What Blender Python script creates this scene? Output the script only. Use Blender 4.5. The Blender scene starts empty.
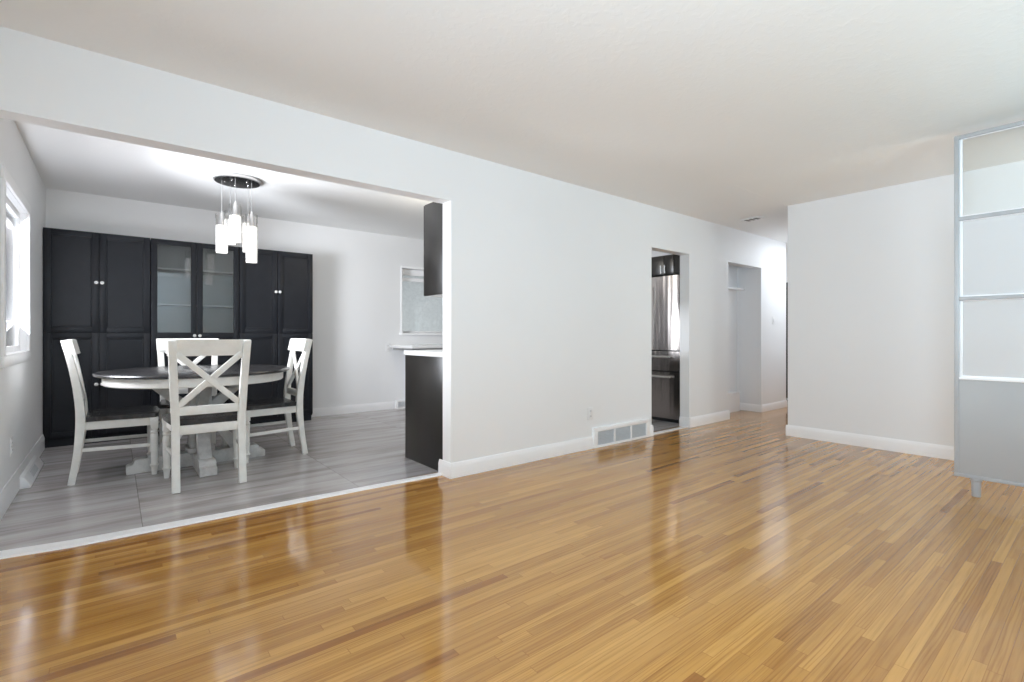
import bpy, bmesh, math, random
from mathutils import Vector, Matrix
R = math.radians
S = bpy.context.scene
C = S.collection

# ------------------------------------------------------------------ camera, world, lights, exposure
CAM_H = 1.05
cam_d = bpy.data.cameras.new('camera')
cam_d.sensor_width = 36.0
cam_d.lens = 36.0 * 492.0 / 1024.0
cam_d.shift_y = -5.5 / 1024.0
cam_d.clip_start = 0.02
cam = bpy.data.objects.new('camera', cam_d)
C.objects.link(cam)
cam.location = (0, 0, CAM_H)
cam.rotation_euler = (R(90), 0, R(51.07 - 90))
S.camera = cam

S.view_settings.view_transform = 'Standard'
S.view_settings.look = 'None'
S.view_settings.exposure = 0.0
S.view_settings.gamma = 1.0
S.view_settings.use_curve_mapping = False
S.cycles.max_bounces = 12
S.cycles.diffuse_bounces = 8
S.cycles.glossy_bounces = 6
S.cycles.transmission_bounces = 8
S.cycles.transparent_max_bounces = 12
S.cycles.caustics_reflective = False
S.cycles.caustics_refractive = False
S.cycles.sample_clamp_indirect = 4.0

world = bpy.data.worlds.new('sky')
world.use_nodes = True
S.world = world
wbg = world.node_tree.nodes['Background']
wbg.inputs['Color'].default_value = (0.93, 0.96, 1.0, 1)
wbg.inputs['Strength'].default_value = 1.08


def area(name, loc, rot, sx, sy, power, col=(1, 1, 1), spread=180):
    d = bpy.data.lights.new(name, 'AREA')
    d.shape = 'RECTANGLE'
    d.size, d.size_y = sx, sy
    d.energy = power
    d.color = col
    d.spread = R(spread)
    o = bpy.data.objects.new(name, d)
    C.objects.link(o)
    o.location = loc
    o.rotation_euler = rot
    return o


# daylight through the windows: big front window behind the camera, dining window, front door light; side pair is added fill
area('front_window_daylight', (3.38, -1.47, 1.30), (R(150), 0, 0), 1.85, 1.4, 25, (0.50, 0.88, 1.0))
area('side_fill_up', (-0.80, -0.35, 1.35), (0, R(-140), 0), 1.4, 1.3, 172, (0.68, 0.85, 1.0))  # added fill, no window known here; aimed up to brighten the ceiling
area('side_fill_down', (-0.79, -0.35, 1.35), (0, R(-70), 0), 1.4, 1.3, 11, (0.90, 0.95, 1.0))  # added fill aimed down at the floor near the camera
area('dining_window_daylight', (-0.80, 4.72, 1.45), (0, R(-127), 0), 1.05, 1.0, 98, (0.87, 0.91, 1.0))
area('dining_window_skylight', (-0.79, 4.72, 1.47), (0, R(-60), 0), 1.05, 1.0, 104, (0.95, 0.94, 1.0))
area('entry_door_daylight', (4.95, -1.48, 1.2), (R(90), 0, 0), 0.9, 1.9, 16, (0.95, 1.0, 0.97))
# ceiling lamps that are on, out of frame
area('hall_lamp_light', (7.75, 2.45, 2.38), (0, 0, 0), 1.4, 0.3, 18.5, (0.87, 0.93, 1.0))
kl = bpy.data.lights.new('kitchen_lamp_light', 'POINT')
kl.energy, kl.color, kl.shadow_soft_size = 18, (1.0, 0.91, 0.74), 0.12
klo = bpy.data.objects.new('kitchen_lamp_light', kl)
C.objects.link(klo)
klo.location = (2.70, 4.20, 2.28)


# ------------------------------------------------------------------ materials
def newmat(name):
    m = bpy.data.materials.new(name)
    m.use_nodes = True
    nt = m.node_tree
    b = nt.nodes['Principled BSDF']
    return m, nt, b


class N:
    """tiny node helper"""
    def __init__(s, nt):
        s.nt = nt

    def n(s, t, **k):
        x = s.nt.nodes.new(t)
        for a, v in k.items():
            setattr(x, a, v)
        return x

    def l(s, a, b):
        s.nt.links.new(a, b)

    def math(s, op, a, b=None, c=None):
        x = s.n('ShaderNodeMath', operation=op)
        for i, v in enumerate((a, b, c)):
            if v is None:
                continue
            if isinstance(v, (int, float)):
                x.inputs[i].default_value = v
            else:
                s.l(v, x.inputs[i])
        return x.outputs[0]

    def comb(s, x, y, z):
        c = s.n('ShaderNodeCombineXYZ')
        for i, v in enumerate((x, y, z)):
            if isinstance(v, (int, float)):
                c.inputs[i].default_value = v
            else:
                s.l(v, c.inputs[i])
        return c.outputs[0]

    def ramp(s, fac, stops, interp='LINEAR'):
        r = s.n('ShaderNodeValToRGB')
        r.color_ramp.interpolation = interp
        el = r.color_ramp.elements
        while len(el) < len(stops):
            el.new(0.5)
        for e, (p, c) in zip(el, stops):
            e.position = p
            e.color = (*c, 1) if len(c) == 3 else c
        s.l(fac, r.inputs[0])
        return r.outputs[0]

    def noise(s, vec, scale, detail=2, rough=0.5, dist=0.0):
        x = s.n('ShaderNodeTexNoise')
        x.inputs['Scale'].default_value = scale
        x.inputs['Detail'].default_value = detail
        x.inputs['Roughness'].default_value = rough
        x.inputs['Distortion'].default_value = dist
        if vec is not None:
            s.l(vec, x.inputs['Vector'])
        return x.outputs[0]

    def mul(s, a, b, fac=1.0, blend='MULTIPLY'):
        m = s.n('ShaderNodeMix', data_type='RGBA', blend_type=blend)
        if isinstance(fac, (int, float)):
            m.inputs[0].default_value = fac
        else:
            s.l(fac, m.inputs[0])
        for i, v in ((6, a), (7, b)):
            if isinstance(v, tuple):
                m.inputs[i].default_value = (*v, 1)
            else:
                s.l(v, m.inputs[i])
        return m.outputs[2]


def paint(name, col, rough=0.5, var=0.04, scale=6.0, bump=0.0, bscale=120.0, metal=0.0, spec=0.5, coat=0.0):
    m, nt, b = newmat(name)
    q = N(nt)
    tc = q.n('ShaderNodeTexCoord').outputs['Object']
    f = q.noise(tc, scale, 3)
    lo = tuple(c * (1 - var) for c in col)
    hi = tuple(min(1, c * (1 + var)) for c in col)
    q.l(q.ramp(f, [(0.3, lo), (0.7, hi)]), b.inputs['Base Color'])
    b.inputs['Roughness'].default_value = rough
    b.inputs['Metallic'].default_value = metal
    b.inputs['Specular IOR Level'].default_value = spec
    b.inputs['Coat Weight'].default_value = coat
    if bump:
        bp = q.n('ShaderNodeBump')
        bp.inputs['Strength'].default_value = bump
        bp.inputs['Distance'].default_value = 0.01
        q.l(q.noise(tc, bscale, 3, 0.6), bp.inputs['Height'])
        q.l(bp.outputs[0], b.inputs['Normal'])
    return m


M = {}
M['wall'] = paint('white_wall_paint', (0.835, 0.84, 0.845), 0.55, 0.008, 1.5, 0.03, 180, spec=0.3)
M['ceil'] = paint('white_ceiling_paint', (0.88, 0.88, 0.87), 0.75, 0.008, 1.5, 0.03, 150, spec=0.2)
M['trim'] = paint('white_gloss_trim', (0.91, 0.91, 0.915), 0.3, 0.01, 4, spec=0.5)
M['chair'] = paint('antique_white_paint', (0.85, 0.84, 0.80), 0.42, 0.05, 14, 0.06, 60)
M['black_cab'] = paint('black_brown_lacquer', (0.0135, 0.015, 0.0195), 0.42, 0.10, 9, spec=0.28)
M['black_panel'] = paint('espresso_panel', (0.022, 0.020, 0.018), 0.28, 0.15, 7, spec=0.5)
M['cab_in'] = paint('cabinet_interior', (0.30, 0.31, 0.31), 0.6, 0.03, 5)
M['grey_panel'] = paint('grey_panel_paint', (0.40, 0.405, 0.405), 0.4, 0.015, 3)
M['grey_metal'] = paint('satin_grey_metal', (0.40, 0.41, 0.42), 0.4, 0.03, 12, metal=0.1)
M['chrome'] = paint('chrome', (0.82, 0.82, 0.83), 0.12, 0.02, 20, metal=1.0)
M['nickel'] = paint('brushed_nickel', (0.72, 0.71, 0.70), 0.28, 0.04, 40, metal=0.9)
M['white_knob'] = paint('white_ceramic', (0.88, 0.88, 0.87), 0.15, 0.01, 30)
M['plastic'] = paint('white_plastic', (0.80, 0.80, 0.80), 0.35, 0.01, 30)
M['slot'] = paint('dark_slot', (0.10, 0.10, 0.10), 0.6, 0.05, 30)
M['counter'] = paint('white_quartz', (0.78, 0.78, 0.78), 0.22, 0.03, 35)
M['counter_shade'] = paint('grey_shadow_strip', (0.22, 0.22, 0.22), 0.5, 0.05, 20)
M['grille'] = paint('grey_louvre_metal', (0.62, 0.64, 0.66), 0.45, 0.04, 30)
M['darkdoor'] = paint('dark_stained_door', (0.035, 0.033, 0.03), 0.45, 0.15, 5)
M['mirror_black'] = paint('black_mirror', (0.012, 0.012, 0.012), 0.10, 0.05, 8, spec=0.6)
M['rubber'] = paint('black_rubber', (0.02, 0.02, 0.02), 0.5, 0.05, 20)
M['cord'] = paint('clear_cord', (0.50, 0.50, 0.50), 0.35, 0.05, 30)
M['shingle'] = paint('grey_eave_paint', (0.42, 0.44, 0.46), 0.6, 0.06, 9)


def textured_ceiling():
    m, nt, b = newmat('stippled_white_ceiling')
    q = N(nt)
    tc = q.n('ShaderNodeTexCoord').outputs['Object']
    f = q.noise(tc, 1.2, 2)
    q.l(q.ramp(f, [(0.3, (0.87, 0.87, 0.865)), (0.7, (0.885, 0.885, 0.88))]), b.inputs['Base Color'])
    b.inputs['Roughness'].default_value = 0.8
    b.inputs['Specular IOR Level'].default_value = 0.2
    n1 = q.noise(tc, 22, 4, 0.55, 0.6)
    h = q.ramp(n1, [(0.50, (0, 0, 0)), (0.60, (1, 1, 1))])
    bp = q.n('ShaderNodeBump')
    bp.inputs['Strength'].default_value = 0.11
    bp.inputs['Distance'].default_value = 0.005
    q.l(h, bp.inputs['Height'])
    q.l(bp.outputs[0], b.inputs['Normal'])
    return m


M['ceil_tex'] = textured_ceiling()


def hardwood():
    m, nt, b = newmat('oak_strip_floor')
    q = N(nt)
    tc = q.n('ShaderNodeTexCoord').outputs['Object']
    sp = q.n('ShaderNodeSeparateXYZ')
    q.l(tc, sp.inputs[0])
    x, y = sp.outputs[0], sp.outputs[1]
    W = 0.038
    yr = q.math('DIVIDE', y, W)
    row = q.math('FLOOR', yr)
    fy = q.math('FRACT', yr)
    wn = q.n('ShaderNodeTexWhiteNoise', noise_dimensions='1D')
    q.l(row, wn.inputs['W'])
    ro = wn.outputs['Value']
    wn1 = q.n('ShaderNodeTexWhiteNoise', noise_dimensions='1D')
    q.l(q.math('ADD', row, 71.3), wn1.inputs['W'])
    L = q.math('MULTIPLY_ADD', wn1.outputs['Value'], 1.1, 0.55)
    xx = q.math('DIVIDE', q.math('ADD', x, q.math('MULTIPLY', ro, 7.0)), L)
    col = q.math('FLOOR', xx)
    fx = q.math('FRACT', xx)
    wn2 = q.n('ShaderNodeTexWhiteNoise', noise_dimensions='2D')
    q.l(q.comb(row, col, 0), wn2.inputs['Vector'])
    v = wn2.outputs['Value']
    sc = q.n('ShaderNodeSeparateColor')
    q.l(wn2.outputs['Color'], sc.inputs[0])
    v2 = sc.outputs[1]
    base = q.ramp(v, [(0.0, (0.279, 0.114, 0.025)), (0.025, (0.307, 0.131, 0.030)), (0.04, (0.372, 0.176, 0.040)),
                      (0.40, (0.442, 0.220, 0.051)), (0.75, (0.493, 0.254, 0.062)), (1.0, (0.558, 0.300, 0.079))])
    # straight grain
    gx = q.math('ADD', q.math('MULTIPLY', x, 2.4), q.math('MULTIPLY', v, 61.0))
    gy = q.math('ADD', q.math('MULTIPLY', y, 75.0), q.math('MULTIPLY', v2, 37.0))
    g = q.noise(q.comb(gx, gy, 0), 1.0, 4, 0.6, 0.3)
    c1 = q.mul(base, q.ramp(g, [(0.28, (0.72, 0.66, 0.58)), (0.52, (1, 1, 1)), (0.75, (1.10, 1.10, 1.10))]))
    # cathedral figure on some strips
    wv = q.n('ShaderNodeTexWave', wave_type='BANDS', bands_direction='Y')
    wv.inputs['Scale'].default_value = 1.0
    wv.inputs['Distortion'].default_value = 7.0
    wv.inputs['Detail'].default_value = 2.0
    wv.inputs['Detail Scale'].default_value = 0.7
    q.l(q.comb(q.math('ADD', q.math('MULTIPLY', x, 2.6), q.math('MULTIPLY', v2, 23.0)),
               q.math('ADD', q.math('MULTIPLY', y, 26.0), q.math('MULTIPLY', v, 11.0)), 0), wv.inputs['Vector'])
    on = q.math('GREATER_THAN', v2, 0.62)
    c2 = q.mul(c1, q.ramp(wv.outputs[1], [(0.0, (0.80, 0.74, 0.66)), (0.35, (1, 1, 1)), (1.0, (1.03, 1.03, 1.03))]),
               q.math('MULTIPLY', on, 0.8))
    # joints
    e = q.math('LESS_THAN', q.math('MINIMUM', fy, q.math('SUBTRACT', 1.0, fy)), 0.022)
    ex = q.math('LESS_THAN', q.math('MULTIPLY', q.math('MINIMUM', fx, q.math('SUBTRACT', 1.0, fx)), L), 0.0013)
    gap = q.math('MAXIMUM', e, ex)
    c3 = q.mul(c2, (0.60, 0.50, 0.40), q.math('MULTIPLY', gap, 0.65))
    q.l(c3, b.inputs['Base Color'])
    rr = q.noise(tc, 2.2, 2)
    q.l(q.math('MULTIPLY_ADD', rr, 0.06, 0.10), b.inputs['Roughness'])
    b.inputs['Specular IOR Level'].default_value = 0.5
    b.inputs['Coat Weight'].default_value = 0.25
    b.inputs['Coat Roughness'].default_value = 0.09
    # old boards: each slightly tilted / cupped, plus a slow ripple in the varnish
    tilt = q.math('MULTIPLY', q.math('SUBTRACT', v2, 0.5), 0.004)
    rip = q.math('MULTIPLY', q.noise(q.comb(q.math('MULTIPLY', x, 3.0), q.math('MULTIPLY', y, 5.0), 0), 1.0, 2), 0.32)
    hgt = q.math('SUBTRACT', q.math('ADD', tilt, rip), q.math('MULTIPLY', gap, 0.05))
    bp = q.n('ShaderNodeBump')
    bp.inputs['Strength'].default_value = 0.5
    bp.inputs['Distance'].default_value = 0.006
    q.l(hgt, bp.inputs['Height'])
    q.l(bp.outputs[0], b.inputs['Normal'])
    q.l(bp.outputs[0], b.inputs['Coat Normal'])
    return m


M['oak'] = hardwood()


def grey_tile():
    m, nt, b = newmat('grey_wood_look_tile')
    q = N(nt)
    tc = q.n('ShaderNodeTexCoord').outputs['Object']
    sp = q.n('ShaderNodeSeparateXYZ')
    q.l(tc, sp.inputs[0])
    x, y = sp.outputs[0], sp.outputs[1]
    ty = q.math('DIVIDE', q.math('ADD', y, -3.77 + 12.0), 0.6)
    row = q.math('FLOOR', ty)
    fy = q.math('FRACT', ty)
    tx = q.math('DIVIDE', q.math('ADD', q.math('ADD', x, -0.12 + 12.0), 0), 1.2)
    col = q.math('FLOOR', tx)
    fx = q.math('FRACT', tx)
    wn = q.n('ShaderNodeTexWhiteNoise', noise_dimensions='2D')
    q.l(q.comb(row, col, 0), wn.inputs['Vector'])
    v = wn.outputs['Value']
    g1 = q.noise(q.comb(q.math('ADD', q.math('MULTIPLY', x, 0.9), q.math('MULTIPLY', v, 40)), q.math('MULTIPLY', y, 7.5), 0), 1.0, 4, 0.6, 0.5)
    g2 = q.noise(q.comb(q.math('ADD', q.math('MULTIPLY', x, 2.5), q.math('MULTIPLY', v, 17)), q.math('MULTIPLY', y, 60.0), 0), 1.0, 3, 0.6)
    c1 = q.ramp(g1, [(0.28, (0.26, 0.235, 0.225)), (0.48, (0.415, 0.39, 0.385)), (0.68, (0.54, 0.52, 0.525))])
    c2 = q.mul(c1, q.ramp(g2, [(0.3, (0.91, 0.90, 0.89)), (0.65, (1.05, 1.05, 1.05))]))
    ed = q.math('MULTIPLY', q.math('MINIMUM', fy, q.math('SUBTRACT', 1.0, fy)), 0.6)
    exd = q.math('MULTIPLY', q.math('MINIMUM', fx, q.math('SUBTRACT', 1.0, fx)), 1.2)
    gap = q.math('LESS_THAN', q.math('MINIMUM', ed, exd), 0.0022)
    c3 = q.mul(c2, (0.45, 0.43, 0.42), q.math('MULTIPLY', gap, 0.8))
    q.l(c3, b.inputs['Base Color'])
    b.inputs['Roughness'].default_value = 0.27
    bp = q.n('ShaderNodeBump')
    bp.inputs['Strength'].default_value = 0.3
    bp.inputs['Distance'].default_value = 0.004
    q.l(q.math('SUBTRACT', q.math('MULTIPLY', g1, 0.3), q.math('MULTIPLY', gap, 0.4)), bp.inputs['Height'])
    q.l(bp.outputs[0], b.inputs['Normal'])
    return m


M['tile'] = grey_tile()


def dark_wood(name, a, bcol, rough=0.3):
    m, nt, b = newmat(name)
    q = N(nt)
    tc = q.n('ShaderNodeTexCoord').outputs['Object']
    mp = q.n('ShaderNodeMapping')
    mp.inputs['Scale'].default_value = (3, 22, 6)
    q.l(tc, mp.inputs[0])
    g = q.noise(mp.outputs[0], 1.0, 5, 0.65, 0.6)
    q.l(q.ramp(g, [(0.42, a), (0.60, bcol), (0.74, tuple(c * 3.0 for c in bcol))]), b.inputs['Base Color'])
    b.inputs['Roughness'].default_value = rough
    bp = q.n('ShaderNodeBump')
    bp.inputs['Strength'].default_value = 0.15
    bp.inputs['Distance'].default_value = 0.004
    q.l(g, bp.inputs['Height'])
    q.l(bp.outputs[0], b.inputs['Normal'])
    return m


M['dark_wood'] = dark_wood('distressed_black_wood', (0.020, 0.020, 0.022), (0.045, 0.043, 0.044), 0.27)


def weathered():
    m, nt, b = newmat('whitewashed_pedestal')
    q = N(nt)
    tc = q.n('ShaderNodeTexCoord').outputs['Object']
    g = q.noise(tc, 11, 5, 0.65, 0.4)
    q.l(q.ramp(g, [(0.3, (0.50, 0.49, 0.475)), (0.6, (0.70, 0.69, 0.67))]), b.inputs['Base Color'])
    b.inputs['Roughness'].default_value = 0.5
    return m


M['pedestal'] = weathered()


def stainless():
    m, nt, b = newmat('stainless_steel')
    q = N(nt)
    tc = q.n('ShaderNodeTexCoord').outputs['Object']
    mp = q.n('ShaderNodeMapping')
    mp.inputs['Scale'].default_value = (1, 90, 1.2)
    q.l(tc, mp.inputs[0])
    g = q.noise(mp.outputs[0], 1.0, 3)
    q.l(q.ramp(g, [(0.3, (0.50, 0.46, 0.44)), (0.7, (0.58, 0.54, 0.52))]), b.inputs['Base Color'])
    b.inputs['Metallic'].default_value = 1.0
    b.inputs['Roughness'].default_value = 0.22
    mp2 = q.n('ShaderNodeMapping')
    mp2.inputs['Scale'].default_value = (1, 10, 1.0)
    q.l(tc, mp2.inputs[0])
    bp = q.n('ShaderNodeBump')
    bp.inputs['Strength'].default_value = 0.5
    bp.inputs['Distance'].default_value = 0.02
    q.l(q.noise(mp2.outputs[0], 1.0, 1), bp.inputs['Height'])
    q.l(bp.outputs[0], b.inputs['Normal'])
    return m


M['steel'] = stainless()


def glass(name, rough=0.0, tint=(1, 1, 1), alpha=0.0, refl=1.0):
    """thin architectural glass: transparent plus fresnel reflection (plus an optional milky diffuse)"""
    m = bpy.data.materials.new(name)
    m.use_nodes = True
    nt = m.node_tree
    nt.nodes.clear()
    q = N(nt)
    out = q.n('ShaderNodeOutputMaterial')
    tr = q.n('ShaderNodeBsdfTransparent')
    tc = q.n('ShaderNodeTexCoord').outputs['Object']
    q.l(q.ramp(q.noise(tc, 3, 1), [(0, tint), (1, tint)]), tr.inputs[0])
    gl = q.n('ShaderNodeBsdfGlossy')
    gl.inputs['Roughness'].default_value = rough
    fr = q.n('ShaderNodeFresnel')
    fr.inputs['IOR'].default_value = 1.5
    mx = q.n('ShaderNodeMixShader')
    q.l(q.math('MULTIPLY', fr.outputs[0], refl), mx.inputs[0])
    q.l(tr.outputs[0], mx.inputs[1])
    q.l(gl.outputs[0], mx.inputs[2])
    last = mx.outputs[0]
    if alpha > 0:
        df = q.n('ShaderNodeBsdfDiffuse')
        df.inputs[0].default_value = (0.9, 0.91, 0.92, 1)
        tl = q.n('ShaderNodeBsdfTranslucent')
        tl.inputs[0].default_value = (0.9, 0.91, 0.92, 1)
        ad = q.n('ShaderNodeMixShader')
        ad.inputs[0].default_value = 0.5
        q.l(df.outputs[0], ad.inputs[1])
        q.l(tl.outputs[0], ad.inputs[2])
        m2 = q.n('ShaderNodeMixShader')
        m2.inputs[0].default_value = alpha
        q.l(last, m2.inputs[1])
        q.l(ad.outputs[0], m2.inputs[2])
        last = m2.outputs[0]
    q.l(last, out.inputs[0])
    return m


M['pane'] = glass('clear_pane', 0.0, (0.97, 0.985, 0.98))
M['cab_glass'] = glass('cabinet_glass', 0.0, (0.93, 0.95, 0.95), refl=1.6)
M['frost'] = glass('frosted_pane', 0.15, (0.97, 0.98, 0.99), 0.55)
M['shade_glass'] = glass('clear_shade_glass', 0.0, (0.985, 0.985, 0.985), refl=0.45)


def emissive(name, col, st):
    m, nt, b = newmat(name)
    q = N(nt)
    tc = q.n('ShaderNodeTexCoord').outputs['Object']
    mp = q.n('ShaderNodeMapping')
    mp.inputs['Scale'].default_value = (60, 60, 14)
    q.l(tc, mp.inputs[0])
    f = q.noise(mp.outputs[0], 1.0, 3)
    q.l(q.ramp(f, [(0.3, tuple(c * 0.75 for c in col)), (0.6, col)]), b.inputs['Emission Color'])
    b.inputs['Emission Strength'].default_value = st
    b.inputs['Base Color'].default_value = (0.72, 0.72, 0.71, 1)
    b.inputs['Roughness'].default_value = 0.6
    return m


M['lamp'] = emissive('lit_frosted_shade', (1.0, 0.97, 0.93), 1.3)


def stucco():
    m, nt, b = newmat('grey_stucco')
    q = N(nt)
    tc = q.n('ShaderNodeTexCoord').outputs['Object']
    g = q.noise(tc, 14, 5, 0.7, 0.5)
    q.l(q.ramp(g, [(0.3, (0.70, 0.71, 0.71)), (0.7, (0.86, 0.87, 0.87))]), b.inputs['Base Color'])
    b.inputs['Roughness'].default_value = 0.9
    bp = q.n('ShaderNodeBump')
    bp.inputs['Strength'].default_value = 0.6
    q.l(g, bp.inputs['Height'])
    q.l(bp.outputs[0], b.inputs['Normal'])
    return m


M['stucco'] = stucco()


# ------------------------------------------------------------------ mesh builder
class MB:
    def __init__(s):
        s.bm = bmesh.new()

    def _merge(s, b, mtx=None):
        if mtx is not None:
            bmesh.ops.transform(b, matrix=mtx, verts=b.verts)
        me = bpy.data.meshes.new('tmp')
        b.to_mesh(me)
        b.free()
        s.bm.from_mesh(me)
        bpy.data.meshes.remove(me)
        return s

    def box(s, x0, x1, y0, y1, z0, z1, bev=0.0, seg=2, mtx=None):
        b = bmesh.new()
        bmesh.ops.create_cube(b, size=1.0)
        for v in b.verts:
            v.co = Vector(((x0 + x1) / 2 + v.co.x * (x1 - x0), (y0 + y1) / 2 + v.co.y * (y1 - y0), (z0 + z1) / 2 + v.co.z * (z1 - z0)))
        if bev > 0:
            bmesh.ops.bevel(b, geom=b.edges[:], offset=bev, segments=seg, profile=0.5, affect='EDGES')
        return s._merge(b, mtx)

    def lathe(s, prof, seg=24, mtx=None, cap=True):
        b = bmesh.new()
        rings = []
        for (r, z) in prof:
            rings.append([b.verts.new((r * math.cos(2 * math.pi * k / seg), r * math.sin(2 * math.pi * k / seg), z)) for k in range(seg)])
        for a, c in zip(rings, rings[1:]):
            for k in range(seg):
                b.faces.new((a[k], a[(k + 1) % seg], c[(k + 1) % seg], c[k]))
        if cap:
            if prof[0][0] > 1e-5:
                b.faces.new(list(reversed(rings[0])))
            if prof[-1][0] > 1e-5:
                b.faces.new(rings[-1])
        bmesh.ops.recalc_face_normals(b, faces=b.faces)
        return s._merge(b, mtx)

    def prism(s, pts, a0, a1, axis='x', bev=0.0, mtx=None):
        """polygon (u,v) extruded along axis from a0 to a1; x:(y,z) y:(x,z) z:(x,y)"""
        b = bmesh.new()

        def mk(u, v, a):
            return {'x': (a, u, v), 'y': (u, a, v), 'z': (u, v, a)}[axis]
        A = [b.verts.new(mk(u, v, a0)) for u, v in pts]
        B = [b.verts.new(mk(u, v, a1)) for u, v in pts]
        n = len(pts)
        b.faces.new(A)
        b.faces.new(list(reversed(B)))
        for k in range(n):
            b.faces.new((A[k], B[k], B[(k + 1) % n], A[(k + 1) % n]))
        bmesh.ops.recalc_face_normals(b, faces=b.faces)
        if bev > 0:
            bmesh.ops.bevel(b, geom=b.edges[:], offset=bev, segments=2, profile=0.5, affect='EDGES')
        return s._merge(b, mtx)

    def bar(s, p0, p1, w, t, up=(0, 0, 1), bev=0.0):
        """rectangular bar between two points; w across, t along the 'up' side"""
        p0, p1 = Vector(p0), Vector(p1)
        d = p1 - p0
        z = d.normalized()
        x = Vector(up).cross(z).normalized()
        y = z.cross(x)
        mt = Matrix((x, y, z)).transposed().to_4x4()
        mt.translation = (p0 + p1) / 2
        return s.box(-w / 2, w / 2, -t / 2, t / 2, -d.length / 2, d.length / 2, bev, 2, mt)

    def sweep(s, path, w, t, side=(1, 0, 0), bev=0.004):
        """rectangular section swept along a path; w along the constant 'side' vector, t across it"""
        b = bmesh.new()
        sd = Vector(side)
        P = [Vector(p) for p in path]
        rings = []
        for i, p in enumerate(P):
            tg = (P[min(i + 1, len(P) - 1)] - P[max(i - 1, 0)]).normalized()
            nn = tg.cross(sd).normalized()
            ww = w[i] if isinstance(w, (list, tuple)) else w
            tt = t[i] if isinstance(t, (list, tuple)) else t
            rings.append([b.verts.new(p + sd * (ww / 2 * a) + nn * (tt / 2 * c)) for a, c in ((-1, -1), (1, -1), (1, 1), (-1, 1))])
        for A, B in zip(rings, rings[1:]):
            for k in range(4):
                b.faces.new((A[k], A[(k + 1) % 4], B[(k + 1) % 4], B[k]))
        b.faces.new(list(reversed(rings[0])))
        b.faces.new(rings[-1])
        bmesh.ops.recalc_face_normals(b, faces=b.faces)
        if bev:
            lo = set(rings[0]), set(rings[-1])
            ed = []
            for e in b.edges:
                same = any(e.verts[0] in r and e.verts[1] in r for r in rings[1:-1])
                if not same:
                    ed.append(e)
            bmesh.ops.bevel(b, geom=ed, offset=bev, segments=2, profile=0.5, affect='EDGES')
        return s._merge(b)

    def tube(s, p0, p1, r, seg=10):
        p0, p1 = Vector(p0), Vector(p1)
        d = p1 - p0
        mt = d.to_track_quat('Z', 'Y').to_matrix().to_4x4()
        mt.translation = p0
        return s.lathe([(r, 0), (r, d.length)], seg, mt)

    def build(s, name, mat, parent=None, smooth=True, loc=None):
        me = bpy.data.meshes.new(name)
        s.bm.normal_update()
        s.bm.to_mesh(me)
        s.bm.free()
        me.materials.append(mat)
        if smooth:
            for p in me.polygons:
                p.use_smooth = True
            try:
                me.set_sharp_from_angle(angle=R(38))
            except Exception:
                pass
        o = bpy.data.objects.new(name, me)
        C.objects.link(o)
        if parent is not None:
            o.parent = parent
        if loc is not None:
            o.location = loc
        return o


def thing(name, label, cat, loc=(0, 0, 0), rz=0, group=None):
    o = bpy.data.objects.new(name, None)
    o.empty_display_size = 0.1
    C.objects.link(o)
    o.location = loc
    o.rotation_euler = (0, 0, rz)
    o['label'] = label
    o['category'] = cat
    if group:
        o['group'] = group
    return o


def struct(o, label=None, cat=None):
    o['kind'] = 'structure'
    if label:
        o['label'] = label
    if cat:
        o['category'] = cat
    return o


def copy_tree(o, parent=None):
    c = o.copy()
    C.objects.link(c)
    if parent is not None:
        c.parent = parent
    for ch in list(o.children):
        copy_tree(ch, c)
    return c


# ------------------------------------------------------------------ room dimensions
LX = -0.52        # outer wall on the left (inner face)
YA, YB = 3.095, 3.215   # partition between living room and dining/kitchen
YF = 6.55         # far wall of dining room
XR = 5.50         # wall on the right (behind the divider)
HC = 2.41         # living room ceiling
HD = 2.48         # dining ceiling
YBK = -1.40       # wall behind the camera
JX = 1.925        # end of the big opening
HH = 2.043        # header underside
DX0, DX1, DH = 4.381, 5.10, 1.978     # kitchen doorway
CX0, CX1, CH_ = 5.985, 6.885, 1.975   # closet niche
XE = 8.60         # hall end

# floors
struct(MB().box(LX - 0.15, XE + 0.3, YBK - 0.15, 3.215, -0.12, 0.0).build('floor', M['oak'], smooth=False),
       'glossy honey oak strip floor of the living room', 'floor')
struct(MB().box(CX0 - 0.02, XE + 0.3, 3.215, 3.9, -0.12, 0.0).build('floor_hall', M['oak'], smooth=False),
       'oak strip floor inside the closet and the hall end', 'floor')
struct(MB().box(LX - 0.15, 5.965, 3.215, YF + 0.15, -0.12, 0.0).build('floor_dining', M['tile'], smooth=False),
       'grey wood-look tile floor of the dining room and kitchen', 'floor')
# ceilings
struct(MB().prism([(LX - 0.15, YBK - 0.15), (4.375, YBK - 0.15), (4.375, 2.2), (XE + 0.3, 2.2), (XE + 0.3, 3.10), (LX - 0.15, 3.10)], HC, HC + 0.12, 'z').build('ceiling', M['ceil_tex'], smooth=False),
       'white stippled living room ceiling', 'ceiling')
struct(MB().box(LX - 0.15, 5.965, 3.21, YF + 0.15, HD, HD + 0.12).build('ceiling_dining', M['ceil'], smooth=False),
       'smooth white ceiling of the dining room', 'ceiling')
struct(MB().box(4.375, XR + 0.12, YBK - 0.15, 2.20, HC + 0.001, HC + 0.12).build('ceiling_entry', M['ceil'], smooth=False),
       'smooth white ceiling beyond the glazed divider', 'ceiling')
struct(MB().box(5.965, XE + 0.3, 3.10, 3.9, HC, HC + 0.12).build('ceiling_hall', M['ceil'], smooth=False),
       'ceiling over the closet and hall end', 'ceiling')

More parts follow.
